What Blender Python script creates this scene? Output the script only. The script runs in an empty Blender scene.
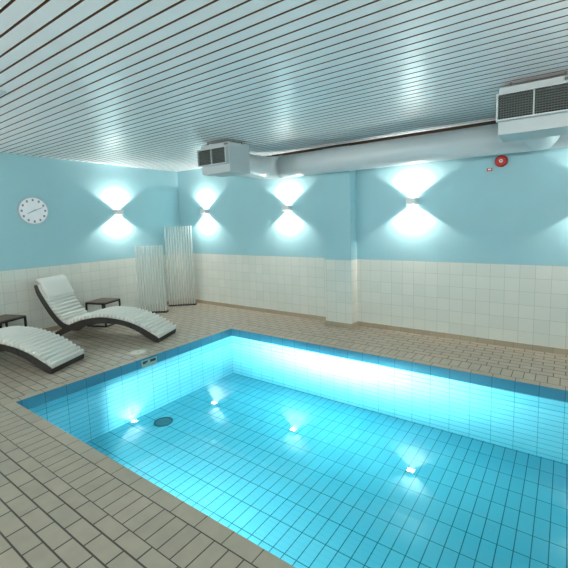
import bpy, bmesh, math, random
from mathutils import Vector, Matrix
random.seed(4)
sc = bpy.context.scene
COL = sc.collection
PI = math.pi

# ------------------------------------------------------------------ measures
H = 2.667                 # ceiling
RX, RY = 8.5, -6.9        # right wall, near wall
PX0, PX1 = 2.404, 7.60    # pool
PYF, PYN = -1.095, -3.942
ZW, ZF = -0.1116, -0.695  # water level, pool floor
HB = 1.015                # height of the tiled dado

# ------------------------------------------------------------------ materials
def lin(c):
    return tuple(((v/255)/12.92 if v/255 <= .04045 else ((v/255+.055)/1.055)**2.4) for v in c) + (1.0,)

def newmat(name):
    m = bpy.data.materials.new(name); m.use_nodes = True
    nt = m.node_tree
    return m, nt, nt.nodes['Principled BSDF']

def plain(name, rgb, rough=.5, metal=0., noise=0., nscale=20., bump=0., spec=.5):
    m, nt, b = newmat(name)
    b.inputs['Base Color'].default_value = lin(rgb)
    b.inputs['Roughness'].default_value = rough
    b.inputs['Metallic'].default_value = metal
    b.inputs['Specular IOR Level'].default_value = spec
    if noise or bump:
        tc = nt.nodes.new('ShaderNodeTexCoord')
        n = nt.nodes.new('ShaderNodeTexNoise'); n.inputs['Scale'].default_value = nscale
        n.inputs['Detail'].default_value = 4
        nt.links.new(tc.outputs['Object'], n.inputs['Vector'])
        if noise:
            mx = nt.nodes.new('ShaderNodeMix'); mx.data_type = 'RGBA'
            c = lin(rgb)
            mx.inputs[6].default_value = tuple(v*(1-noise) for v in c[:3])+(1,)
            mx.inputs[7].default_value = tuple(min(1, v*(1+noise)) for v in c[:3])+(1,)
            nt.links.new(n.outputs['Fac'], mx.inputs[0])
            nt.links.new(mx.outputs[2], b.inputs['Base Color'])
        if bump:
            bp = nt.nodes.new('ShaderNodeBump'); bp.inputs['Strength'].default_value = bump
            bp.inputs['Distance'].default_value = .01
            nt.links.new(n.outputs['Fac'], bp.inputs['Height'])
            nt.links.new(bp.outputs[0], b.inputs['Normal'])
    return m

def tiles(name, ax, w, h, off, c1, c2, cm, joint, rough=.35, stagger=0., bump=.4, spec=.5, cloud=0.):
    """Tiled surface. ax = the two object axes that run along the tile's width and height."""
    m, nt, b = newmat(name)
    tc = nt.nodes.new('ShaderNodeTexCoord')
    sp = nt.nodes.new('ShaderNodeSeparateXYZ'); nt.links.new(tc.outputs['Object'], sp.inputs[0])
    cb = nt.nodes.new('ShaderNodeCombineXYZ')
    for k in range(2):
        ad = nt.nodes.new('ShaderNodeMath'); ad.operation = 'ADD'
        nt.links.new(sp.outputs['XYZ'.index(ax[k])], ad.inputs[0])
        ad.inputs[1].default_value = 40*(w, h)[k] - off[k]
        nt.links.new(ad.outputs[0], cb.inputs[k])
    br = nt.nodes.new('ShaderNodeTexBrick')
    br.offset = stagger; br.offset_frequency = 2; br.squash = 1.0
    br.inputs['Scale'].default_value = 1
    br.inputs['Brick Width'].default_value = w
    br.inputs['Row Height'].default_value = h
    br.inputs['Mortar Size'].default_value = joint/2
    br.inputs['Mortar Smooth'].default_value = .15
    br.inputs['Bias'].default_value = 0
    br.inputs['Color1'].default_value = lin(c1); br.inputs['Color2'].default_value = lin(c2)
    br.inputs['Mortar'].default_value = lin(cm)
    nt.links.new(cb.outputs[0], br.inputs['Vector'])
    col = br.outputs['Color']
    if cloud:
        n = nt.nodes.new('ShaderNodeTexNoise'); n.inputs['Scale'].default_value = 9; n.inputs['Detail'].default_value = 5
        nt.links.new(tc.outputs['Object'], n.inputs['Vector'])
        mr = nt.nodes.new('ShaderNodeMapRange')
        mr.inputs[1].default_value = .3; mr.inputs[2].default_value = .7
        mr.inputs[3].default_value = 1-cloud; mr.inputs[4].default_value = 1+cloud*.5
        nt.links.new(n.outputs['Fac'], mr.inputs[0])
        mu = nt.nodes.new('ShaderNodeVectorMath'); mu.operation = 'SCALE'
        nt.links.new(col, mu.inputs[0]); nt.links.new(mr.outputs[0], mu.inputs['Scale'])
        col = mu.outputs[0]
    nt.links.new(col, b.inputs['Base Color'])
    b.inputs['Roughness'].default_value = rough
    b.inputs['Specular IOR Level'].default_value = spec
    if bump:
        bp = nt.nodes.new('ShaderNodeBump'); bp.inputs['Strength'].default_value = bump
        bp.inputs['Distance'].default_value = .003; bp.invert = True
        nt.links.new(br.outputs['Fac'], bp.inputs['Height'])
        nt.links.new(bp.outputs[0], b.inputs['Normal'])
    return m

def emit(name, rgb, strength):
    m, nt, b = newmat(name)
    b.inputs['Base Color'].default_value = lin(rgb)
    b.inputs['Emission Color'].default_value = lin(rgb)
    b.inputs['Emission Strength'].default_value = strength
    return m

UPL, UPW = 3, 52  # glow strength and watts of the added fill uplighters
DK1, DK2, DKM = (170, 159, 143), (162, 152, 137), (64, 59, 52)
M = {}
M['deck_field'] = tiles('deck_field_tile', 'XY', .2, .1, (3.998, -4.33), DK1, DK2, DKM, .010, .45, .5, cloud=.10)
M['deck_far'] = tiles('deck_far_tile', 'XY', .2, .1, (2.373, -.79), DK1, DK2, DKM, .010, .45, .5, cloud=.10)
M['deck_soldier_near'] = tiles('deck_soldier_near', 'XY', .1, .2, (4.03, -4.24), DK1, DK2, DKM, .008, .45, 0, cloud=.10)
M['deck_soldier_far'] = tiles('deck_soldier_far', 'XY', .1, .2, (4.03, -.995), DK1, DK2, DKM, .008, .45, 0, cloud=.10)
M['coping_x'] = tiles('coping_along_pool', 'XY', .2, .1, (2.373, -4.0395), DK1, DK2, DKM, .006, .45, 0, cloud=.08)
M['coping_far'] = tiles('coping_far_side', 'XY', .2, .1, (2.373, -1.095), DK1, DK2, DKM, .006, .45, 0, cloud=.08)
M['coping_y'] = tiles('coping_short_side', 'YX', .2, .1, (-1.095, 2.304), DK1, DK2, DKM, .006, .45, 0, cloud=.08)
CR1, CR2, CRM = (219, 220, 213), (213, 215, 208), (182, 184, 177)
M['cream_x'] = tiles('cream_tile_long_wall', 'XZ', .1575, .16, (5.148, .053), CR1, CR2, CRM, .004, .6, 0, bump=.3, spec=.2)
M['cream_y'] = tiles('cream_tile_short_wall', 'YZ', .1575, .16, (-3.177, .053), CR1, CR2, CRM, .004, .6, 0, bump=.3, spec=.2)
M['blue'] = plain('turquoise_wall_paint', (154, 197, 207), .6, noise=.03, nscale=3)
BS1, BSM = (172, 161, 141), (132, 122, 104)
M['base_x'] = tiles('skirting_tile_long', 'XZ', .2, .2, (4.45, -.1), BS1, (164, 153, 134), BSM, .005, .4)
M['base_y'] = tiles('skirting_tile_short', 'YZ', .2, .2, (0, -.1), BS1, (164, 153, 134), BSM, .005, .4)
PT1, PT2, PTM = (184, 224, 235), (177, 219, 231), (84, 154, 172)
M['pool_wall_x'] = tiles('pool_tile_long_side', 'XZ', .2, .05, (2.373, ZW), PT1, PT2, PTM, .0045, .25, 0, bump=.2)
M['pool_wall_y'] = tiles('pool_tile_short_side', 'YZ', .2, .05, (-1.095, ZW), PT1, PT2, PTM, .0045, .25, 0, bump=.2)
M['pool_floor'] = tiles('pool_floor_tile', 'XY', .1, .22, (5.41, -1.335), (124, 204, 220), (116, 198, 216), (44, 112, 130), .008, .25, 0, bump=.2)
BD1, BD2, BDM = (72, 134, 158), (67, 127, 152), (52, 100, 122)
M['band_x'] = tiles('blue_border_tile_long', 'XZ', .2, .2, (2.373, -.15), BD1, BD2, BDM, .006, .22, 0, bump=.2)
M['band_y'] = tiles('blue_border_tile_short', 'YZ', .2, .2, (-1.095, -.15), BD1, BD2, BDM, .006, .22, 0, bump=.2)
M['white_paint'] = plain('white_sheet_metal', (178, 187, 191), .45, noise=.02, nscale=6)
M['duct'] = plain('painted_duct_skin', (196, 203, 207), .38, noise=.03, nscale=5, bump=.15)
M['foil'] = plain('wrinkled_duct_foil', (214, 218, 220), .33, noise=.04, nscale=14, bump=.9)
M['grille_metal'] = plain('grey_grille_metal', (86, 95, 93), .45, .1)
M['grille_dark'] = plain('dark_grille_cavity', (22, 26, 26), .8)
M['slat'] = plain('pale_ceiling_board', (215, 217, 220), .36, noise=.05, nscale=4)
M['slat_edge'] = plain('raw_board_edge', (96, 66, 38), .7, noise=.2)
M['dark_wood'] = plain('dark_brown_timber', (84, 62, 40), .7, noise=.2)
M['void'] = plain('dark_ceiling_void', (26, 19, 13), .9)
M['lamp_metal'] = plain('silver_lamp_metal', (214, 213, 214), .4, .0, noise=.03)
M['lamp_glass'] = emit('lit_lamp_glass', (255, 250, 242), 30)
M['cushion'] = plain('white_quilted_fabric', (218, 217, 212), .85)
M['wicker'] = plain('dark_grey_woven_frame', (50, 47, 44), .55, noise=.25, nscale=90, bump=.5)
M['bracket'] = plain('black_frame_joint', (26, 25, 24), .5)
M['table_metal'] = plain('dark_table_frame', (38, 35, 33), .45, .1)
M['table_top'] = plain('dark_brown_table_top', (92, 84, 76), .45, noise=.12, nscale=25)
M['clock_case'] = plain('silver_clock_rim', (190, 194, 202), .35, .5)
M['clock_face'] = plain('pale_silver_dial', (240, 240, 246), .35, .0, noise=.05, nscale=6)
M['clock_mark'] = plain('grey_dial_marks', (128, 130, 144), .5)
M['red'] = plain('red_alarm_plastic', (190, 34, 28), .35)
M['red_dark'] = plain('dark_red_alarm_rim', (140, 26, 26), .4)
M['white_plastic'] = plain('white_plastic', (230, 228, 224), .4)
M['black_plastic'] = plain('dark_plastic', (40, 40, 42), .5)
M['steel'] = plain('brushed_steel_fitting', (160, 166, 156), .35, .3, noise=.1, nscale=40)
M['lid'] = plain('pale_plastic_lid', (206, 202, 190), .5, noise=.04)
M['lid_rim'] = plain('pale_lid_rim', (182, 176, 162), .5)
M['drain'] = plain('dark_teal_drain', (70, 118, 128), .5, noise=.1)
M['drain_rim'] = plain('darker_drain_rim', (34, 78, 90), .5)
M['screen_base'] = plain('black_screen_foot', (30, 28, 27), .5)
M['fill_light_glass'] = emit('added_fill_glass', (255, 243, 226), UPL)
M['pool_lens'] = emit('lit_pool_lamp_glass', (235, 248, 255), 8)

def screen_material(name, opacity):
    m = bpy.data.materials.new(name); m.use_nodes = True
    nt = m.node_tree; nt.nodes.clear()
    out = nt.nodes.new('ShaderNodeOutputMaterial')
    tr = nt.nodes.new('ShaderNodeBsdfTransparent'); tr.inputs[0].default_value = (.95, .97, .97, 1)
    df = nt.nodes.new('ShaderNodeBsdfDiffuse'); df.inputs[0].default_value = lin((228, 232, 232))
    tl = nt.nodes.new('ShaderNodeBsdfTranslucent'); tl.inputs[0].default_value = lin((225, 230, 230))
    gl = nt.nodes.new('ShaderNodeBsdfGlossy'); gl.inputs['Roughness'].default_value = .25
    a = nt.nodes.new('ShaderNodeMixShader'); a.inputs[0].default_value = .4
    nt.links.new(df.outputs[0], a.inputs[1]); nt.links.new(tl.outputs[0], a.inputs[2])
    g = nt.nodes.new('ShaderNodeMixShader'); g.inputs[0].default_value = .06
    nt.links.new(a.outputs[0], g.inputs[1]); nt.links.new(gl.outputs[0], g.inputs[2])
    x = nt.nodes.new('ShaderNodeMixShader'); x.inputs[0].default_value = opacity
    nt.links.new(tr.outputs[0], x.inputs[1]); nt.links.new(g.outputs[0], x.inputs[2])
    nt.links.new(x.outputs[0], out.inputs['Surface'])
    return m
M['screen'] = screen_material('translucent_ribbed_plastic', .74)
M['screen_web'] = screen_material('clear_plastic_web', .30)

def water_material():
    m = bpy.data.materials.new('clear_pool_water'); m.use_nodes = True
    nt = m.node_tree; nt.nodes.clear()
    out = nt.nodes.new('ShaderNodeOutputMaterial')
    tr = nt.nodes.new('ShaderNodeBsdfTransparent'); tr.inputs[0].default_value = (.97, 1, 1, 1)
    gl = nt.nodes.new('ShaderNodeBsdfGlossy'); gl.inputs['Roughness'].default_value = 0.0
    ge = nt.nodes.new('ShaderNodeNewGeometry')
    dt = nt.nodes.new('ShaderNodeVectorMath'); dt.operation = 'DOT_PRODUCT'
    nt.links.new(ge.outputs['Normal'], dt.inputs[0]); nt.links.new(ge.outputs['Incoming'], dt.inputs[1])
    def mth(op, a, b=None):
        n = nt.nodes.new('ShaderNodeMath'); n.operation = op
        for k, v in enumerate((a, b)):
            if v is None: continue
            if isinstance(v, (int, float)): n.inputs[k].default_value = v
            else: nt.links.new(v, n.inputs[k])
        return n.outputs[0]
    c = mth('ABSOLUTE', dt.outputs['Value'])
    # seen from below the cosine is that of the refracted ray, so flat rays reflect totally
    c2 = mth('SUBTRACT', 1, mth('MULTIPLY', mth('SUBTRACT', 1, mth('MULTIPLY', c, c)), 1.77))
    cb = mth('SQRT', mth('MAXIMUM', c2, 0))
    bk = ge.outputs['Backfacing']
    c = mth('ADD', mth('MULTIPLY', cb, bk), mth('MULTIPLY', c, mth('SUBTRACT', 1, bk)))
    f = mth('POWER', mth('SUBTRACT', 1, c), 5)
    f = mth('ADD', .05, mth('MULTIPLY', f, .95))          # Schlick reflectance of water
    mx = nt.nodes.new('ShaderNodeMixShader')
    nt.links.new(f, mx.inputs[0]); nt.links.new(tr.outputs[0], mx.inputs[1]); nt.links.new(gl.outputs[0], mx.inputs[2])
    nt.links.new(mx.outputs[0], out.inputs['Surface'])
    va = nt.nodes.new('ShaderNodeVolumeAbsorption')
    va.inputs['Color'].default_value = WATER_COL
    va.inputs['Density'].default_value = WATER_DENS
    nt.links.new(va.outputs[0], out.inputs['Volume'])
    return m
WATER_COL = (.0, .88, .93, 1); WATER_DENS = .36
M['water'] = water_material()

# ------------------------------------------------------------------ mesh helpers
def box(bm, lo, hi, mi=0):
    vs = [bm.verts.new((x, y, z)) for x in (lo[0], hi[0]) for y in (lo[1], hi[1]) for z in (lo[2], hi[2])]
    for f in ((0, 1, 3, 2), (4, 6, 7, 5), (0, 4, 5, 1), (2, 3, 7, 6), (0, 2, 6, 4), (1, 5, 7, 3)):
        bm.faces.new([vs[i] for i in f]).material_index = mi

def quad(bm, pts, mi=0):
    bm.faces.new([bm.verts.new(p) for p in pts]).material_index = mi

def disc(bm, c, r0, r1, depth, axis='Z', n=40, mi=0, cap0=True, cap1=True):
    """Frustum from centre c along axis by depth."""
    A = {'X': ((0, 1, 0), (0, 0, 1), (1, 0, 0)), 'Y': ((0, 0, 1), (1, 0, 0), (0, 1, 0)), 'Z': ((1, 0, 0), (0, 1, 0), (0, 0, 1))}[axis]
    u, v, w = map(Vector, A); c = Vector(c)
    a = [bm.verts.new(c + (u*math.cos(2*PI*i/n)+v*math.sin(2*PI*i/n))*r0) for i in range(n)]
    b = [bm.verts.new(c + w*depth + (u*math.cos(2*PI*i/n)+v*math.sin(2*PI*i/n))*r1) for i in range(n)]
    for i in range(n):
        f = bm.faces.new((a[i], a[(i+1) % n], b[(i+1) % n], b[i])); f.material_index = mi; f.smooth = True
    if cap0: bm.faces.new(a[::-1]).material_index = mi
    if cap1: bm.faces.new(b).material_index = mi

def ring(bm, c, r_in, r_out, depth, axis='Z', n=40, mi=0):
    A = {'X': ((0, 1, 0), (0, 0, 1), (1, 0, 0)), 'Y': ((0, 0, 1), (1, 0, 0), (0, 1, 0)), 'Z': ((1, 0, 0), (0, 1, 0), (0, 0, 1))}[axis]
    u, v, w = map(Vector, A); c = Vector(c)
    L = []
    for r, d in ((r_in, 0), (r_out, 0), (r_out, depth), (r_in, depth)):
        L.append([bm.verts.new(c + w*d + (u*math.cos(2*PI*i/n)+v*math.sin(2*PI*i/n))*r) for i in range(n)])
    for k in range(4):
        a, b = L[k], L[(k+1) % 4]
        for i in range(n):
            bm.faces.new((a[i], a[(i+1) % n], b[(i+1) % n], b[i])).material_index = mi

def sweep(bm, path, r, n=28, mi=0, jitter=0., cap=True):
    """Round pipe along a list of points."""
    P = [Vector(p) for p in path]; rings = []
    for i, p in enumerate(P):
        t = (P[min(i+1, len(P)-1)] - P[max(i-1, 0)]).normalized()
        up = Vector((0, 0, 1)); s = t.cross(up).normalized(); up2 = s.cross(t)
        rings.append([bm.verts.new(p + (s*math.cos(2*PI*k/n) + up2*math.sin(2*PI*k/n))*(r + random.uniform(-jitter, jitter))) for k in range(n)])
    for a, b in zip(rings, rings[1:]):
        for k in range(n):
            f = bm.faces.new((a[k], a[(k+1) % n], b[(k+1) % n], b[k])); f.smooth = True; f.material_index = mi
    if cap:
        bm.faces.new(rings[0][::-1]); bm.faces.new(rings[-1])

def ribbon(bm, up, lo, y0, y1, mi=0, smooth=False):
    """Solid between an upper and a lower (x,z) curve with equal counts, from y0 to y1."""
    n = len(up)
    V = [[bm.verts.new((p[0], y, p[1])) for p in c] for c in (up, lo) for y in (y0, y1)]
    u0, u1, l0, l1 = V
    for i in range(n-1):
        for q in ((u0[i], u0[i+1], u1[i+1], u1[i]), (l0[i], l1[i], l1[i+1], l0[i+1]),
                  (u0[i], l0[i], l0[i+1], u0[i+1]), (u1[i], u1[i+1], l1[i+1], l1[i])):
            f = bm.faces.new(q); f.material_index = mi; f.smooth = smooth
    bm.faces.new((u0[0], u1[0], l1[0], l0[0])).material_index = mi
    bm.faces.new((u0[-1], l0[-1], l1[-1], u1[-1])).material_index = mi

def spline(pts, n):
    """Catmull-Rom through pts, n samples evenly spread by length."""
    P = [Vector((a, b)) for a, b in pts]
    P = [P[0]*2-P[1]] + P + [P[-1]*2-P[-2]]
    D = []
    for i in range(1, len(P)-2):
        for k in range(24):
            t = k/24
            a, b, c, d = P[i-1], P[i], P[i+1], P[i+2]
            D.append(.5*((2*b) + (c-a)*t + (2*a-5*b+4*c-d)*t*t + (3*b-a-3*c+d)*t**3))
    D.append(P[-2])
    L = [0]
    for a, b in zip(D, D[1:]): L.append(L[-1] + (b-a).length)
    out = []; j = 0
    for k in range(n):
        s = L[-1]*k/(n-1)
        while j < len(L)-2 and L[j+1] < s: j += 1
        t = (s-L[j])/max(1e-9, L[j+1]-L[j])
        out.append(D[j].lerp(D[j+1], min(1, t)))
    return out, L[-1]

def obj(name, bm, mats, parent=None, bevel=0., smooth_angle=None):
    bmesh.ops.recalc_face_normals(bm, faces=bm.faces[:])
    me = bpy.data.meshes.new(name); bm.to_mesh(me); bm.free()
    for m in (mats if isinstance(mats, (list, tuple)) else [mats]):
        me.materials.append(M[m])
    o = bpy.data.objects.new(name, me); COL.objects.link(o)
    if parent: o.parent = parent
    if bevel:
        b = o.modifiers.new('edge', 'BEVEL'); b.width = bevel; b.segments = 2; b.limit_method = 'ANGLE'
    return o

def B(): return bmesh.new()

def tag(o, label, cat, group=None, kind=None):
    o['label'] = label; o['category'] = cat
    if group: o['group'] = group
    if kind: o['kind'] = kind
    return o

def thing(name, label, cat, loc=(0, 0, 0), rz=0., group=None):
    o = bpy.data.objects.new(name, None); COL.objects.link(o)
    o.empty_display_size = .1
    o.location = loc; o.rotation_euler = (0, 0, rz)
    return tag(o, label, cat, group)

def dup(root, loc, rz, label):
    r = root.copy(); COL.objects.link(r); r.location = loc; r.rotation_euler = (0, 0, rz); r['label'] = label
    def kids(src, dst):
        for ch in list(src.children):
            c = ch.copy(); COL.objects.link(c); c.parent = dst
            c.matrix_parent_inverse = ch.matrix_parent_inverse.copy()
            kids(ch, c)
    kids(root, r)
    return r

def struct(name, bm, mats, label=None, cat=None, parent=None):
    o = obj(name, bm, mats, parent)
    o['kind'] = 'structure'
    if label: o['label'] = label
    if cat: o['category'] = cat
    return o

# ------------------------------------------------------------------ the room
T = .12
bm = B()
def flat(x0, y0, x1, y1, mi):
    quad(bm, ((x0, y0, 0), (x1, y0, 0), (x1, y1, 0), (x0, y1, 0)), mi)
C = .1
# running-bond field: left strip, near strip, right strip, and the far strip by the long wall
flat(0, RY, RX, PYN-C-.2, 0)
flat(0, PYN-C-.2, PX0-C, -.79, 0)
flat(PX1+C, PYN-C-.2, RX, -.79, 0)
flat(0, -.79, RX, 0, 1)
flat(PX0-C, PYN-C-.2, PX1+C, PYN-C, 2)
flat(PX0-C, PYF+C, PX1+C, -.79, 3)
flat(PX0-C, PYN-C, PX1+C, PYN, 4)
flat(PX0-C, PYF, PX1+C, PYF+C, 5)
flat(PX0-C, PYN, PX0, PYF, 6)
flat(PX1, PYN, PX1+C, PYF, 6)
struct('floor', bm, ['deck_field', 'deck_far', 'deck_soldier_near', 'deck_soldier_far', 'coping_x', 'coping_far', 'coping_y'],
       'beige tiled pool deck with narrow rows edging the pool', 'floor')

def wall(name, a, b, inward, mats, label):
    """Wall box from a to b (xy), tiled below HB and painted above; inward = unit normal."""
    m = B(); n = Vector((inward[0], inward[1])) * -T
    lo = (min(a[0], b[0], a[0]+n.x, b[0]+n.x), min(a[1], b[1], a[1]+n.y, b[1]+n.y))
    hi = (max(a[0], b[0], a[0]+n.x, b[0]+n.x), max(a[1], b[1], a[1]+n.y, b[1]+n.y))
    box(m, (*lo, 0), (*hi, HB), 0); box(m, (*lo, HB), (*hi, H+.1), 1)
    return struct(name, m, mats, label, 'wall')
wall('wall_back', (-T, 0), (RX+T, 0), (0, -1), ['cream_x', 'blue'], 'long wall, cream tiles below and turquoise paint above')
wall('wall_left', (0, RY), (0, 0), (1, 0), ['cream_y', 'blue'], 'left wall with the round clock, cream tiles below turquoise paint')
wall('wall_right', (RX, RY), (RX, 0), (-1, 0), ['cream_y', 'blue'], 'right end wall out of frame, cream tiles below turquoise')
wall('wall_near', (-T, RY), (RX+T, RY), (0, 1), ['cream_x', 'blue'], 'wall behind the camera, cream tiles below turquoise')

CX0, CX1, CD = 3.547, 3.983, .198
m = B(); box(m, (CX0, -CD, 0), (CX1, -.001, HB), 0); box(m, (CX0, -CD, HB), (CX1, -.001, H-.03), 1)
struct('column', m, ['cream_x', 'blue'], 'square column standing out of the long wall', 'column')

hb, tb = .069, .012
m = B()
box(m, (0, -tb, 0), (CX0, -.0005, hb)); box(m, (CX1, -tb, 0), (RX, -.0005, hb))
box(m, (CX0-tb, -CD-tb, 0), (CX1+tb, -CD, hb)); box(m, (CX1, -CD, 0), (CX1+tb, -tb, hb)); box(m, (CX0-tb, -CD, 0), (CX0, -tb, hb))
struct('baseboard_back', m, 'base_x', 'brown tiled skirting along the long wall and column', 'skirting')
m = B(); box(m, (.0005, RY, 0), (tb, -tb, hb)); struct('baseboard_left', m, 'base_y', 'brown tiled skirting along the left wall', 'skirting')

# ceiling: pale boards with open gaps, dark void above
m = B(); box(m, (-T, RY-T, H+.055), (RX+T, T, H+.1)); struct('ceiling', m, 'void', 'dark void above the slatted ceiling', 'ceiling')
m = B()
p, gap, th = .0978, .0145, .02
k = 0
y = -4.016 - p*30
while y < -.03:
    y0, y1 = y + gap/2, min(y + p - gap/2, -.004)
    if y0 > RY and y1-y0 > .02:
        XR = RX if y1 < -.2 else 2.46
        for f in (((0, y0, H), (0, y1, H), (XR, y1, H), (XR, y0, H)),):
            quad(m, f, 0)
        quad(m, ((0, y0, H), (XR, y0, H), (XR, y0, H+th), (0, y0, H+th)), 1)
        quad(m, ((0, y1, H), (0, y1, H+th), (XR, y1, H+th), (XR, y1, H)), 1)
        quad(m, ((0, y0, H+th), (XR, y0, H+th), (XR, y1, H+th), (0, y1, H+th)), 1)
    y += p
struct('ceiling', m, ['slat', 'slat_edge'], 'ceiling of long pale boards with narrow dark gaps', 'ceiling')

# ------------------------------------------------------------------ pool
def pool_side(m, a, b, mi_band, mi_tile):
    zb = -.108
    quad(m, ((*a, 0), (*b, 0), (*b, zb), (*a, zb)), mi_band)
    quad(m, ((*a, zb), (*b, zb), (*b, ZF), (*a, ZF)), mi_tile)
m = B()
pool_side(m, (PX0, PYF), (PX1, PYF), 0, 2)
pool_side(m, (PX1, PYN), (PX0, PYN), 0, 2)
pool_side(m, (PX0, PYN), (PX0, PYF), 1, 3)
pool_side(m, (PX1, PYF), (PX1, PYN), 1, 3)
quad(m, ((PX0, PYN, ZF), (PX1, PYN, ZF), (PX1, PYF, ZF), (PX0, PYF, ZF)), 4)
struct('pool_basin', m, ['band_x', 'band_y', 'pool_wall_x', 'pool_wall_y', 'pool_floor'],
       'sunken pool basin lined with pale tiles and a blue border row', 'pool')
m = B(); e = .003
box(m, (PX0-e, PYN-e, ZF-e), (PX1+e, PYF+e, ZW))
tag(obj('pool_water', m, 'water'), 'still clear turquoise water filling the tiled pool', 'water', kind='stuff')

# steel outlet in the border row, round lid, floor drain
t = thing('pool_overflow_outlet', 'steel overflow outlet set in the blue border tiles of the pool', 'outlet', (PX0, -2.53, -.07))
m = B(); w_, h_ = .105, .045
box(m, (.0, -w_, -h_), (.006, w_, -h_+.045)); box(m, (.0, -w_, h_-.010), (.006, w_, h_))
box(m, (.0, -w_, -h_+.045), (.006, -w_+.012, h_-.010)); box(m, (.0, w_-.012, -h_+.045), (.006, w_, h_-.010)); box(m, (.0, -.02, -h_+.045), (.006, .012, h_-.010))
obj('face_plate', m, 'steel', t)
m = B(); box(m, (.0, -w_+.012, -h_+.045), (.002, w_-.012, h_-.010)); obj('slot', m, 'black_plastic', t)
m = B()
quad(m, ((.006, -.06, -h_+.05), (.006, .0, -h_+.05), (.018, -.01, .012), (.018, -.05, .012)))
quad(m, ((.018, -.01, .012), (.018, -.05, .012), (.003, -.05, .014), (.003, -.01, .014)))
box(m, (.002, -.06, -.002), (.012, -.005, .004)); obj('flap', m, 'steel', t)

t = thing('deck_lid', 'round pale plastic lid set flush in the deck by the pool outlet', 'lid', (2.135, -2.50, 0))
m = B(); ring(m, (0, 0, .0005), .088, .105, .004); obj('rim', m, 'lid_rim', t)
m = B(); disc(m, (0, 0, .0005), .087, .087, .003); obj('cover', m, 'lid', t)
m = B(); disc(m, (0, 0, .0035), .008, .008, .002, n=16); obj('finger_hole', m, 'black_plastic', t)

t = thing('floor_drain', 'dark round drain on the pool floor near the left side', 'drain', (2.751, -2.627, ZF))
m = B(); ring(m, (0, 0, .0005), .088, .108, .008); obj('rim', m, 'drain_rim', t)
m = B(); disc(m, (0, 0, .0005), .087, .087, .005)
for q in range(-3, 4):
    w2 = math.sqrt(.08**2-(q*.022)**2); box(m, (-w2, q*.022-.004, .0055), (w2, q*.022+.004, .0075))
obj('grate', m, 'drain', t)

# underwater lamp in the near side of the pool
PLX, PLZ = 4.17, -.36
t = thing('pool_lamp', 'round underwater lamp in the near side of the pool', 'lamp', (PLX, PYN, PLZ))
m = B(); ring(m, (0, .001, 0), .095, .12, .018, 'Y'); obj('bezel', m, 'steel', t)
m = B(); disc(m, (0, .001, 0), .095, .09, .012, 'Y'); obj('lens', m, 'pool_lens', t)

# ------------------------------------------------------------------ lights
def spot(loc, direction, watts, angle, blend, radius, color=(1, .97, .93)):
    d = bpy.data.lights.new('lamp_beam', 'SPOT'); d.energy = watts; d.spot_size = math.radians(angle)
    d.spot_blend = blend; d.shadow_soft_size = radius; d.color = color
    o = bpy.data.objects.new('lamp_beam', d); COL.objects.link(o); o.location = loc
    o.rotation_euler = Vector(direction).to_track_quat('-Z', 'Y').to_euler()
    return o

def fan_light(loc, rz, sgn, watts, half=58., soft=.12, radius=.012, color=(1, .92, .85)):
    """Flap-lamp beam: straight-edged V along the wall, fading away from the wall. Local +Y points into the wall."""
    d = bpy.data.lights.new('lamp_beam', 'POINT'); d.energy = watts; d.shadow_soft_size = radius; d.color = color
    d.use_nodes = True; nt = d.node_tree
    em = [n for n in nt.nodes if n.type == 'EMISSION'][0]
    tc = nt.nodes.new('ShaderNodeTexCoord'); sp = nt.nodes.new('ShaderNodeSeparateXYZ')
    nt.links.new(tc.outputs['Normal'], sp.inputs[0])
    def mth(op, a, b=None):
        n = nt.nodes.new('ShaderNodeMath'); n.operation = op
        for k, v in enumerate((a, b)):
            if v is None: continue
            if isinstance(v, (int, float)): n.inputs[k].default_value = v
            else: nt.links.new(v, n.inputs[k])
        return n.outputs[0]
    def mapr(v, a, b, c, e):
        n = nt.nodes.new('ShaderNodeMapRange'); n.interpolation_type = 'SMOOTHSTEP'
        nt.links.new(v, n.inputs[0])
        for k, q in enumerate((a, b, c, e)): n.inputs[k+1].default_value = q
        return n.outputs[0]
    z = mth('MULTIPLY', sp.outputs[2], sgn*LSIGN)
    zz = mth('MAXIMUM', z, .001)
    side = mth('DIVIDE', mth('ABSOLUTE', sp.outputs[0]), zz)
    tn = math.tan(math.radians(half))
    v = mapr(side, tn*(1-soft), tn*(1+soft), 1, SPILL)
    out = mth('DIVIDE', mth('MULTIPLY', sp.outputs[1], -LSIGN), zz)
    g = mth('MULTIPLY', mapr(out, OUT0, OUT1, 1, OUTMIN), mapr(out, -1.3, -.30, .03, 1))
    st = mth('MULTIPLY', mth('MULTIPLY', v, g), mth('POWER', zz, 1.2))
    nt.links.new(st, em.inputs['Strength'])
    o = bpy.data.objects.new('lamp_beam', d); COL.objects.link(o); o.location = loc; o.rotation_euler = (0, 0, rz)
    return o
LSIGN = 1
SPILL, OUT0, OUT1, OUTMIN = .02, -.27, .12, .13

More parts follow.
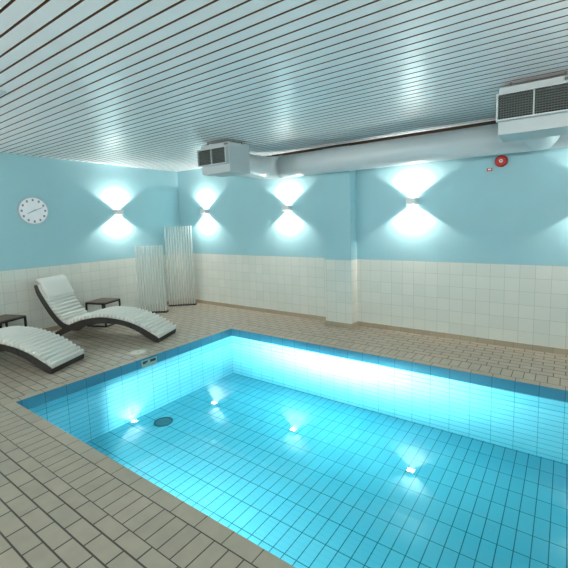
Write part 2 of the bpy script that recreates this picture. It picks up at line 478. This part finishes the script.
LW, LH, LD = .06, .042, .11       # half width, half height, depth
def make_lamp(label):
    t = thing('wall_lamp', label, 'wall lamp', group='up and down wall lamps')
    m = B()                                            # open square tube, its back to the wall (+Y)
    wl = .006
    box(m, (-LW, -LD, -LH), (LW, -LD+wl, LH)); box(m, (-LW, -wl-.0005, -LH), (LW, -.0005, LH))
    box(m, (-LW, -LD+wl, -LH), (-LW+wl, -wl, LH)); box(m, (LW-wl, -LD+wl, -LH), (LW, -wl, LH))
    obj('housing', m, 'lamp_metal', t)
    for s in (1, -1):
        m = B(); z = s*(LH-.006); box(m, (-LW+wl, -LD+wl, min(z, z-s*.004)), (LW-wl, -wl, max(z, z-s*.004)))
        obj('lamp_glass', m, 'lamp_glass', t)
    return t
UP_W, DN_W = 165, 190
def place_lamp(proto, loc, rz, label, k=1.):
    if proto is None:
        proto = make_lamp(label); t = proto; t.location = loc; t.rotation_euler = (0, 0, rz)
    else:
        t = dup(proto, loc, rz, label)
    R = Matrix.Rotation(rz, 3, 'Z'); c = Vector(loc) + R @ Vector((0, -.045, 0))
    warm = (1, .90, .80) if k == 1 else (1, .84, .70)
    fan_light(c + Vector((0, 0, LH+.004)), rz, 1, UP_W*k, color=warm)
    fan_light(c - Vector((0, 0, LH+.004)), rz, -1, DN_W*(k if k == 1 else NKD), color=warm)
    return proto
P0 = place_lamp(None, (.804, 0, 1.835), 0, 'grey metal up-and-down lamp on the long wall above the tall ribbed screen')
place_lamp(P0, (2.758, 0, 1.82), 0, 'grey metal up-and-down lamp on the long wall just left of the column')
place_lamp(P0, (4.82, 0, 1.82), 0, 'grey metal up-and-down lamp on the long wall between column and red alarm')
place_lamp(P0, (6.88, 0, 1.82), 0, 'grey metal up-and-down lamp on the long wall right of the red alarm')
place_lamp(P0, (0, -1.364, 1.845), PI/2, 'grey metal up-and-down lamp on the left wall near the clock')
def uplighter(label, loc, rz):  # invented fixture outside the view, added to supply general room light
    """Added fill light in the form of a wedge-shaped wall uplighter, back on the wall (+Y), frosted glass facing up and into the room."""
    t = thing('fill_uplighter', label, 'added fill light', loc, rz, 'added fill uplighters outside the view')
    hw, d, h = .40, .26, .24
    m = B(); P = [(-.0005, 0), (-.0005, h), (-.03, h), (-d, .05), (-d, .02), (-.05, 0)]
    A = [m.verts.new((-hw, y, z)) for y, z in P]; Q = [m.verts.new((hw, y, z)) for y, z in P]
    m.faces.new(A); m.faces.new(Q)
    for k in range(len(P)): m.faces.new((A[k], A[(k+1) % len(P)], Q[(k+1) % len(P)], Q[k]))
    obj('housing', m, 'white_paint', t)
    m = B(); n = Vector((0, -(h-.05), d-.03)).normalized()*.006
    q = [Vector((x, y, z)) for x, y, z in ((-hw+.02, -.04, h-.008), (hw-.02, -.04, h-.008), (hw-.02, -d+.012, .06), (-hw+.02, -d+.012, .06))]
    lo = [m.verts.new(v+n*.2) for v in q]; hi = [m.verts.new(v+n) for v in q]
    m.faces.new(lo); m.faces.new(hi)
    for k in range(4): m.faces.new((lo[k], lo[(k+1) % 4], hi[(k+1) % 4], hi[k]))
    obj('fill_pane', m, 'fill_light_glass', t)
    d = bpy.data.lights.new('fill_beam', 'AREA'); d.shape = 'RECTANGLE'; d.size = hw*2-.05; d.size_y = .26; d.energy = UPW; d.color = (1, .92, .82)
    o = bpy.data.objects.new('fill_beam', d); COL.objects.link(o)
    Rz = Matrix.Rotation(rz, 3, 'Z'); o.location = Vector(loc) + Rz @ (Vector((0, -.144, .15)) + n*2.2)
    o.rotation_euler = (Rz @ n).to_track_quat('-Z', 'Y').to_euler()
for x, nm in ((1.5, 'left'), (4.4, 'middle'), (7.2, 'right')):
    uplighter('added fill uplighter on the wall behind the camera, the %s one' % nm, (x, RY, 1.75), PI)
uplighter('added fill uplighter, out of view, on the right end wall', (RX, -3.4, 1.75), -PI/2)
uplighter('added fill uplighter, out of view, on the left wall nearer than the clock', (0, -5.3, 1.75), PI/2)
POOL_W, CORE = 300, 11.
def pool_beam(loc, watts):
    """Lens of the underwater lamp: a wide flat sheet of light under the surface with a brighter middle. Local +Y points into the pool."""
    d = bpy.data.lights.new('pool_beam', 'POINT'); d.energy = watts; d.shadow_soft_size = .05; d.color = (1, .98, .96)
    d.use_nodes = True; nt = d.node_tree
    em = [n for n in nt.nodes if n.type == 'EMISSION'][0]
    tc = nt.nodes.new('ShaderNodeTexCoord'); sp = nt.nodes.new('ShaderNodeSeparateXYZ')
    nt.links.new(tc.outputs['Normal'], sp.inputs[0])
    def mth(op, a, b=None):
        n = nt.nodes.new('ShaderNodeMath'); n.operation = op
        for k, v in enumerate((a, b)):
            if v is None: continue
            if isinstance(v, (int, float)): n.inputs[k].default_value = v
            else: nt.links.new(v, n.inputs[k])
        return n.outputs[0]
    def mapr(v, a, b, c, e):
        n = nt.nodes.new('ShaderNodeMapRange'); n.interpolation_type = 'SMOOTHSTEP'
        nt.links.new(v, n.inputs[0])
        for k, q in enumerate((a, b, c, e)): n.inputs[k+1].default_value = q
        return n.outputs[0]
    y = mth('MAXIMUM', mth('MULTIPLY', sp.outputs[1], LSIGN), .001)
    az = mth('DIVIDE', mth('ABSOLUTE', sp.outputs[0]), y)
    h = mth('SQRT', mth('ADD', mth('MULTIPLY', y, y), mth('MULTIPLY', sp.outputs[0], sp.outputs[0])))
    el = mth('DIVIDE', mth('MULTIPLY', sp.outputs[2], LSIGN), h)
    e2 = mth('DIVIDE', el, .30)
    wide = mth('DIVIDE', mapr(az, 1.9, 2.5, 1, .08), mth('ADD', 1, mth('MULTIPLY', e2, e2)))
    a2 = mth('DIVIDE', az, .52); b2 = mth('DIVIDE', mth('SUBTRACT', el, .05), .085)
    core = mth('POWER', 2.718, mth('MULTIPLY', -1, mth('ADD', mth('MULTIPLY', a2, a2), mth('MULTIPLY', b2, b2))))
    st = mth('MULTIPLY', mth('ADD', wide, mth('MULTIPLY', core, CORE)), mapr(el, .075, .125, 1, 0))
    nt.links.new(mth('MULTIPLY', st, mth('GREATER_THAN', y, .002)), em.inputs['Strength'])
    o = bpy.data.objects.new('pool_beam', d); COL.objects.link(o); o.location = loc
pool_beam((PLX, PYN+.05, PLZ), POOL_W)

# ------------------------------------------------------------------ ventilation
DY, DZ, DR = -.43, 2.418, .163
t = thing('ventilation_duct', 'long round white duct under the ceiling along the back wall', 'duct', (0, 0, 0))
XE, RE = 2.72, .24
m = B(); sweep(m, [(XE+RE + (RX-.002-XE-RE)*i/12, DY, DZ) for i in range(13)], DR, 40); obj('main_pipe', m, 'duct', t)
def elbow(m, sgn=1):
    pass
m = B()
pts = []
for i in range(13):
    a = PI/2*i/12
    pts.append((XE+RE-RE*math.sin(a), DY-RE+RE*math.cos(a), DZ))
pts += [(XE, DY-RE-(1.205+DY-RE)*i/6, DZ) for i in range(1, 7)]
sweep(m, pts, DR*1.01, 40, jitter=.0025); obj('elbow_pipe', m, 'foil', t)
m = B(); ring(m, (XE+RE-.01, DY, DZ), DR, DR+.006, .03, 'X'); obj('joint_band', m, 'duct', t)
XB = 6.29
m = B(); sweep(m, [(XB, DY-.05-(1.205+DY-.05)*i/6, DZ-.004) for i in range(7)], DR*1.01, 40); obj('branch_pipe', m, 'duct', t)

def make_unit(label):
    """Origin: front lower left corner of the body on plan; body 0.525 wide, 0.385 deep."""
    t = thing('ventilation_unit', label, 'vent unit', group='boxed ventilation outlets under the ceiling')
    Wb, Db, Z0, Z1 = .525, .38, 2.25, 2.625
    m = B(); box(m, (0, 0, Z0), (Wb, Db, Z1)); obj('body', m, 'white_paint', t, bevel=.006)
    for x in (.08, Wb-.08):
        for y in (.06, Db-.06):
            m = B(); disc(m, (x, y, Z1), .006, .006, H-Z1, n=10); obj('hanger_rod', m, 'grille_metal', t)
    gx0, gx1, gz0, gz1, gd = -.008, .51, 2.352, 2.565, .06
    f = .012
    m = B()
    box(m, (gx0, -gd, gz0), (gx0+f, -.0005, gz1)); box(m, (gx1-f, -gd, gz0), (gx1, -.0005, gz1))
    box(m, (gx0+f, -gd, gz0), (gx1-f, -.0005, gz0+f)); box(m, (gx0+f, -gd, gz1-f), (gx1-f, -.0005, gz1))
    xm = (gx0+gx1)/2
    box(m, (xm-.005, -gd-.001, gz0+f), (xm+.005, -.012, gz1-f))
    g = obj('grille_frame', m, 'white_paint', t)
    m = B(); box(m, (gx0+f, -.012, gz0+f), (gx1-f, -.004, gz1-f)); obj('cavity', m, 'grille_dark', g)
    m = B()
    nz, nx = 10, 26
    for i in range(1, nz):
        z = gz0+f + (gz1-gz0-2*f)*i/nz
        box(m, (gx0+f, -gd+.004, z-.0035), (gx1-f, -gd+.022, z+.0035))
    for i in range(1, nx):
        x = gx0+f + (gx1-gx0-2*f)*i/nx
        box(m, (x-.0022, -gd+.010, gz0+f), (x+.0022, -gd+.03, gz1-f))
    obj('louvre', m, 'grille_metal', g)
    m = B(); box(m, (.44, -.012, Z1-.035), (.50, -.0005, Z1-.015)); obj('catch', m, 'grille_metal', t)
    return t
u1 = make_unit('white ventilation box with dark grille above the corner, left end of the duct')
u1.location = (2.478, -1.588, 0)
dup(u1, (6.032, -1.588, 0), 0, 'white ventilation box with dark grille at the right edge, in front of the duct')

m = B(); box(m, (2.47, -.03, H-.075), (RX, -.0005, H+.05)); struct('trim_1', m, 'dark_wood', 'dark brown timber strip where the long wall meets the ceiling', 'trim')

# small plate on the ceiling boards at the left edge of the view
m = B(); box(m, (2.45, -4.06, H-.014), (2.90, -3.945, H-.0005))
tag(obj('ceiling_plate', m, 'white_paint', bevel=.003), 'flat white plate fixed across the ceiling boards at far left', 'plate')

# ------------------------------------------------------------------ alarm, sign, cover, clock
AX, AZ = 5.868, 2.232
t = thing('alarm_sounder', 'round red alarm sounder with white centre under the duct', 'alarm', (AX, 0, AZ))
m = B(); disc(m, (0, -.0005, 0), .05, .05, -.012, 'Y'); obj('back_plate', m, 'red_dark', t)
m = B(); disc(m, (0, -.0125, 0), .069, .066, -.03, 'Y'); disc(m, (0, -.0425, 0), .066, .05, -.012, 'Y'); obj('body', m, 'red', t)
m = B(); disc(m, (0, -.0545, 0), .021, .018, -.006, 'Y'); obj('centre_cap', m, 'white_plastic', t)
m = B(); disc(m, (0, -.0605, 0), .008, .006, -.003, 'Y', 20); obj('centre_button', m, 'black_plastic', t)
t = thing('fire_alarm_sign', 'tiny red and white sign on the wall below left of the red alarm', 'sign', (5.742, 0, 2.148))
m = B(); box(m, (-.03, -.003, -.018), (.03, -.0005, .018)); obj('plate', m, 'red', t)
m = B(); box(m, (-.018, -.004, -.006), (.018, -.003, .010)); obj('pictogram', m, 'white_plastic', t)
t = thing('wall_clock', 'round silver clock with pale dial on the left wall', 'clock', (0, -2.696, 1.862))
CRr = .205
m = B(); disc(m, (.0005, 0, 0), CRr, CRr, .022, 'X', 56); ring(m, (.0225, 0, 0), CRr-.012, CRr, .006, 'X', 56); obj('case', m, 'clock_case', t)
m = B(); disc(m, (.0225, 0, 0), CRr-.013, CRr-.013, .002, 'X', 56); obj('dial', m, 'clock_face', t)
for k in range(12):
    a = PI/2 - 2*PI*k/12
    m = B(); c = (.158*math.cos(a), .158*math.sin(a))
    box(m, (.0245, c[0]-.012, c[1]-.016), (.0265, c[0]+.012, c[1]+.016)); obj('hour_mark', m, 'clock_mark', t)
def hand(name, deg, length, w, x):
    m = B(); a = math.radians(90-deg); d = Vector((0, math.cos(a), math.sin(a))); s = Vector((0, -d.z, d.y))
    for lo, hi in ((-.03, length),):
        P = [d*lo+s*w, d*lo-s*w, d*hi-s*w*.5, d*hi+s*w*.5]
        A = [m.verts.new(Vector((x, 0, 0))+q) for q in P]; Bv = [m.verts.new(Vector((x+.002, 0, 0))+q) for q in P]
        m.faces.new(A); m.faces.new(Bv)
        for i in range(4): m.faces.new((A[i], A[(i+1) % 4], Bv[(i+1) % 4], Bv[i]))
    obj(name, m, 'clock_mark', t)
hand('hour_hand', 243, .095, .007, .0275); hand('minute_hand', 68, .135, .005, .030)
m = B(); disc(m, (.0265, 0, 0), .012, .010, .008, 'X', 20); obj('hub', m, 'clock_case', t)

# ------------------------------------------------------------------ ribbed screens
def screen(label, a, b, h, ribs, group):
    a, b = Vector(a), Vector(b); d = b-a; L = d.length; mid = (a+b)/2
    t = thing('ribbed_screen', label, 'screen', (mid.x, mid.y, 0), math.atan2(d.y, d.x), group)
    m = B(); box(m, (-L/2, -.05, 0), (L/2, .05, .028)); obj('base', m, 'screen_base', t, bevel=.005)
    m = B(); front = []; pw = (L-.012)/ribs
    for i in range(ribs):
        for k in range(9):                              # rounded rib, then a flat web
            a_ = PI*k/8
            front.append((-L/2+.006 + pw*(i + .39 - .39*math.cos(a_)), -.034*math.sin(a_)))
    def sheet(P):
        lo = [m.verts.new((x, y, .028)) for x, y in P]; hi = [m.verts.new((x, y, h)) for x, y in P]
        for i in range(len(P)-1):
            f = m.faces.new((lo[i], lo[i+1], hi[i+1], hi[i])); f.smooth = False; f.material_index = 1 if i % 9 == 8 else 0
        return lo, hi
    sheet(front)
    obj('ribbed_panel', m, ['screen', 'screen_web'], t)
    return t
screen('taller translucent white ribbed screen standing in the room corner', (.135, -.50), (.525, -.135), 1.57, 11, 'ribbed screens in the corner')
screen('shorter translucent white ribbed screen standing by the left wall', (.135, -1.165), (.56, -.845), 1.235, 11, 'ribbed screens in the corner')

# ------------------------------------------------------------------ side tables
def make_table(label):
    t = thing('side_table', label, 'side table', group='low side tables beside the loungers')
    a, hgt, lg = .185, .40, .022
    m = B(); box(m, (-a+.004, -a+.004, hgt-.012), (a-.004, a-.004, hgt)); obj('table_top', m, 'table_top', t, bevel=.002)
    m = B()
    for s in (1, -1):
        box(m, (-a, s*a-(lg if s > 0 else 0), hgt-.034), (a, s*a+(0 if s > 0 else lg), hgt-.0125))
        box(m, (s*a-(lg if s > 0 else 0), -a+lg, hgt-.034), (s*a+(0 if s > 0 else lg), a-lg, hgt-.0125))
    obj('frame', m, 'table_metal', t)
    m = B()
    for s in (1, -1):
        box(m, (-a, s*a-(lg if s > 0 else 0), 0), (a, s*a+(0 if s > 0 else lg), lg))
        box(m, (s*a-(lg if s > 0 else 0), -a+lg, 0), (s*a+(0 if s > 0 else lg), a-lg, lg))
    obj('floor_frame', m, 'table_metal', t)
    for sx in (1, -1):
        for sy in (1, -1):
            m = B(); x0 = sx*a-(lg if sx > 0 else 0); y0 = sy*a-(lg if sy > 0 else 0)
            box(m, (x0, y0, lg), (x0+lg, y0+lg, hgt-.0345)); obj('leg', m, 'table_metal', t)
    return t
ANG = math.radians(20); LANG = math.radians(25)
tb1 = make_table('small square dark side table between the far lounger and the left wall')
tb1.location = (.345, -1.93, 0); tb1.rotation_euler = (0, 0, ANG)
dup(tb1, (.28, -3.30, 0), ANG, 'small square dark side table at the left edge behind the near lounger')

# ------------------------------------------------------------------ loungers
UPR = [(-.055, .062), (.0, .100), (.058, .133), (.14, .180), (.23, .226), (.339, .268), (.45, .299), (.585, .325), (.768, .342), (.908, .333), (1.076, .303), (1.198, .268), (1.322, .220), (1.45, .160), (1.60, .075), (1.68, .0)]
NSEAT = 13
LOR = [(-.045, .0), (.012, .012), (.06, .036), (.108, .062), (.236, .141), (.367, .200), (.5, .240), (.637, .254), (.775, .258), (.917, .243), (1.108, .206), (1.256, .156), (1.408, .090), (1.50, .045), (1.55, .012), (1.565, .0)]
BUP = [(1.328, .225), (1.39, .246), (1.455, .296), (1.525, .372), (1.59, .460), (1.65, .556), (1.70, .640), (1.745, .725), (1.775, .80)]
BLO = [(1.385, .140), (1.45, .186), (1.53, .258), (1.60, .340), (1.66, .425), (1.72, .520), (1.765, .600), (1.805, .680), (1.828, .79)]
LWD = .51
def make_lounger(label):
    t = thing('sun_lounger', label, 'sun lounger', group='white padded loungers on the left deck')
    n = 48
    up, _ = spline(UPR, n); lo, _ = spline(LOR, n)
    bu, _ = spline(BUP, 30); bl, _ = spline(BLO, 30)
    hw = LWD/2; rt = .036
    for s in (-1, 1):
        m = B(); y0, y1 = (-hw, -hw+rt) if s < 0 else (hw-rt, hw)
        ribbon(m, [tuple(q) for q in up], [tuple(q) for q in lo], y0, y1); r = obj('side_rail', m, 'wicker', t)
        for i in (12, 21, 31):                       # dark joints across the rail
            m = B(); a, b = up[i], lo[i]
            ribbon(m, [(a.x-.008, a.y+.001), (a.x+.008, a.y+.001)], [(b.x-.008, b.y-.001), (b.x+.008, b.y-.001)], y0-.0015, y1+.0015)
            obj('rail_joint', m, 'bracket', r)
        m = B(); yy0, yy1 = (y0+.003, y1-.003)
        ribbon(m, [tuple(q) for q in bu], [tuple(q) for q in bl], yy0, yy1); obj('back_rail', m, 'wicker', t)
    # end board at the foot and slats between the rails
    m = B(); ribbon(m, [tuple(q) for q in up[:4]], [tuple(q) for q in lo[:4]], -hw+rt, hw-rt)
    obj('foot_board', m, 'wicker', t)
    m = B()
    seat, Ls = spline(UPR[:NSEAT], 22)
    for i in range(2, 21, 2):
        a, b = seat[i], seat[i+1]
        ribbon(m, [(a.x, a.y-.012), (b.x, b.y-.012)], [(a.x, a.y-.032), (b.x, b.y-.032)], -hw+rt, hw-rt)
    bk, Lb = spline(BUP, 18)
    for i in range(2, 17, 2):
        a, b = bk[i], bk[i+1]
        ribbon(m, [(a.x+.010, a.y-.012), (b.x+.010, b.y-.012)], [(a.x+.028, a.y-.026), (b.x+.028, b.y-.026)], -hw+rt, hw-rt)
    obj('slats', m, 'wicker', t)
    # ribbed mattress following the seat and the back
    path = UPR[:NSEAT] + BUP[1:]
    pitch = .060
    _, L = spline(path, 10)
    nr = round(L/pitch); N = nr*10+1
    C2, _ = spline(path, N)
    cw = hw-.004
    ys = [-1, -1, -.985, -.93, -.8, -.4, 0, .4, .8, .93, .985, 1, 1]
    ks = [0, .45, .78, .95, 1, 1, 1, 1, 1, .95, .78, .45, 0]
    m = B(); rows = []
    for i, c in enumerate(C2):
        tg = (C2[min(i+1, N-1)] - C2[max(i-1, 0)]).normalized(); nn = Vector((-tg.y, tg.x))
        ph = (i % 10)/10
        th = .006 + .052*abs(math.sin(PI*ph))**.75
        endf = min(1, .35 + min(i, N-1-i)/4*.65)
        row = []
        for yy, kk in zip(ys, ks):
            q = c + nn*(.001 + th*kk*endf)
            row.append(m.verts.new((q.x, yy*cw, q.y)))
        rows.append(row)
    for a, b in zip(rows, rows[1:]):
        for j in range(len(ys)-1):
            f = m.faces.new((a[j], a[j+1], b[j+1], b[j])); f.smooth = True
        f = m.faces.new((a[0], b[0], b[-1], a[-1]))
    m.faces.new(rows[0][::-1]); m.faces.new(rows[-1])
    obj('mattress', m, 'cushion', t)
    # smooth head pillow over the upper end of the back
    hp = [(1.655, .560), (1.70, .636), (1.74, .712), (1.768, .785), (1.785, .812), (1.805, .818)]
    Cp, _ = spline(hp, 26); m = B(); rows = []
    for i, c in enumerate(Cp):
        tg = (Cp[min(i+1, 25)] - Cp[max(i-1, 0)]).normalized(); nn = Vector((-tg.y, tg.x))
        u = i/25; th = .045*math.sqrt(max(0, 1-(2*u-1)**6))+.004
        rows.append([m.verts.new(((c+nn*(.040+th*kk)).x, yy*cw*.985, (c+nn*(.040+th*kk)).y)) for yy, kk in zip(ys, ks)])
    for a, b in zip(rows, rows[1:]):
        for j in range(len(ys)-1):
            f = m.faces.new((a[j], a[j+1], b[j+1], b[j])); f.smooth = True
        m.faces.new((a[0], b[0], b[-1], a[-1]))
    m.faces.new(rows[0][::-1]); m.faces.new(rows[-1])
    obj('pillow', m, 'cushion', t)
    return t
# local +x runs from the foot towards the head
def foot(near_corner):
    c = Vector(near_corner) + Vector((-math.sin(LANG), math.cos(LANG)))*LWD/2
    return (c.x, c.y, 0)
lg = make_lounger('white ribbed lounger on a dark curved frame, wholly in view below the wall lamp')
lg.rotation_euler = (0, 0, PI+LANG); lg.location = foot((1.985, -2.138))
dup(lg, foot((1.915, -3.46)), PI+LANG, 'white ribbed lounger nearest the camera, cut off by the left edge')

# ------------------------------------------------------------------ camera
f_px, yaw, pit, rol = 389.1134, math.radians(-35.2257), math.radians(6.0477), math.radians(-1.6185)
F = Vector((math.sin(yaw)*math.cos(pit), math.cos(yaw)*math.cos(pit), -math.sin(pit)))
R = Vector((math.cos(yaw), -math.sin(yaw), 0)); U = R.cross(F)
R2 = R*math.cos(rol) + U*math.sin(rol); U2 = U*math.cos(rol) - R*math.sin(rol)
cd = bpy.data.cameras.new('camera'); cam = bpy.data.objects.new('camera', cd); COL.objects.link(cam)
mw = Matrix((( R2.x, U2.x, -F.x, 6.52744), (R2.y, U2.y, -F.y, -5.26896), (R2.z, U2.z, -F.z, 1.59192), (0, 0, 0, 1)))
cam.matrix_world = mw
cd.sensor_fit = 'HORIZONTAL'; cd.sensor_width = 36; cd.lens = f_px/568*36
cd.shift_x = -8.4742/568; cd.shift_y = -21.0007/568
cd.clip_start = .02
sc.camera = cam

# ------------------------------------------------------------------ world and view
w = bpy.data.worlds.new('world'); sc.world = w; w.use_nodes = True
w.node_tree.nodes['Background'].inputs[0].default_value = (.8, .9, 1, 1)
w.node_tree.nodes['Background'].inputs[1].default_value = .05
vs = sc.view_settings
vs.view_transform = 'Standard'; vs.look = 'None'; vs.gamma = 1; vs.use_curve_mapping = False
vs.exposure = 0.05
cy = sc.cycles
cy.use_denoising = True; cy.use_adaptive_sampling = False
cy.max_bounces = 12; cy.diffuse_bounces = 6; cy.transparent_max_bounces = 32; cy.glossy_bounces = 4
cy.sample_clamp_indirect = 25
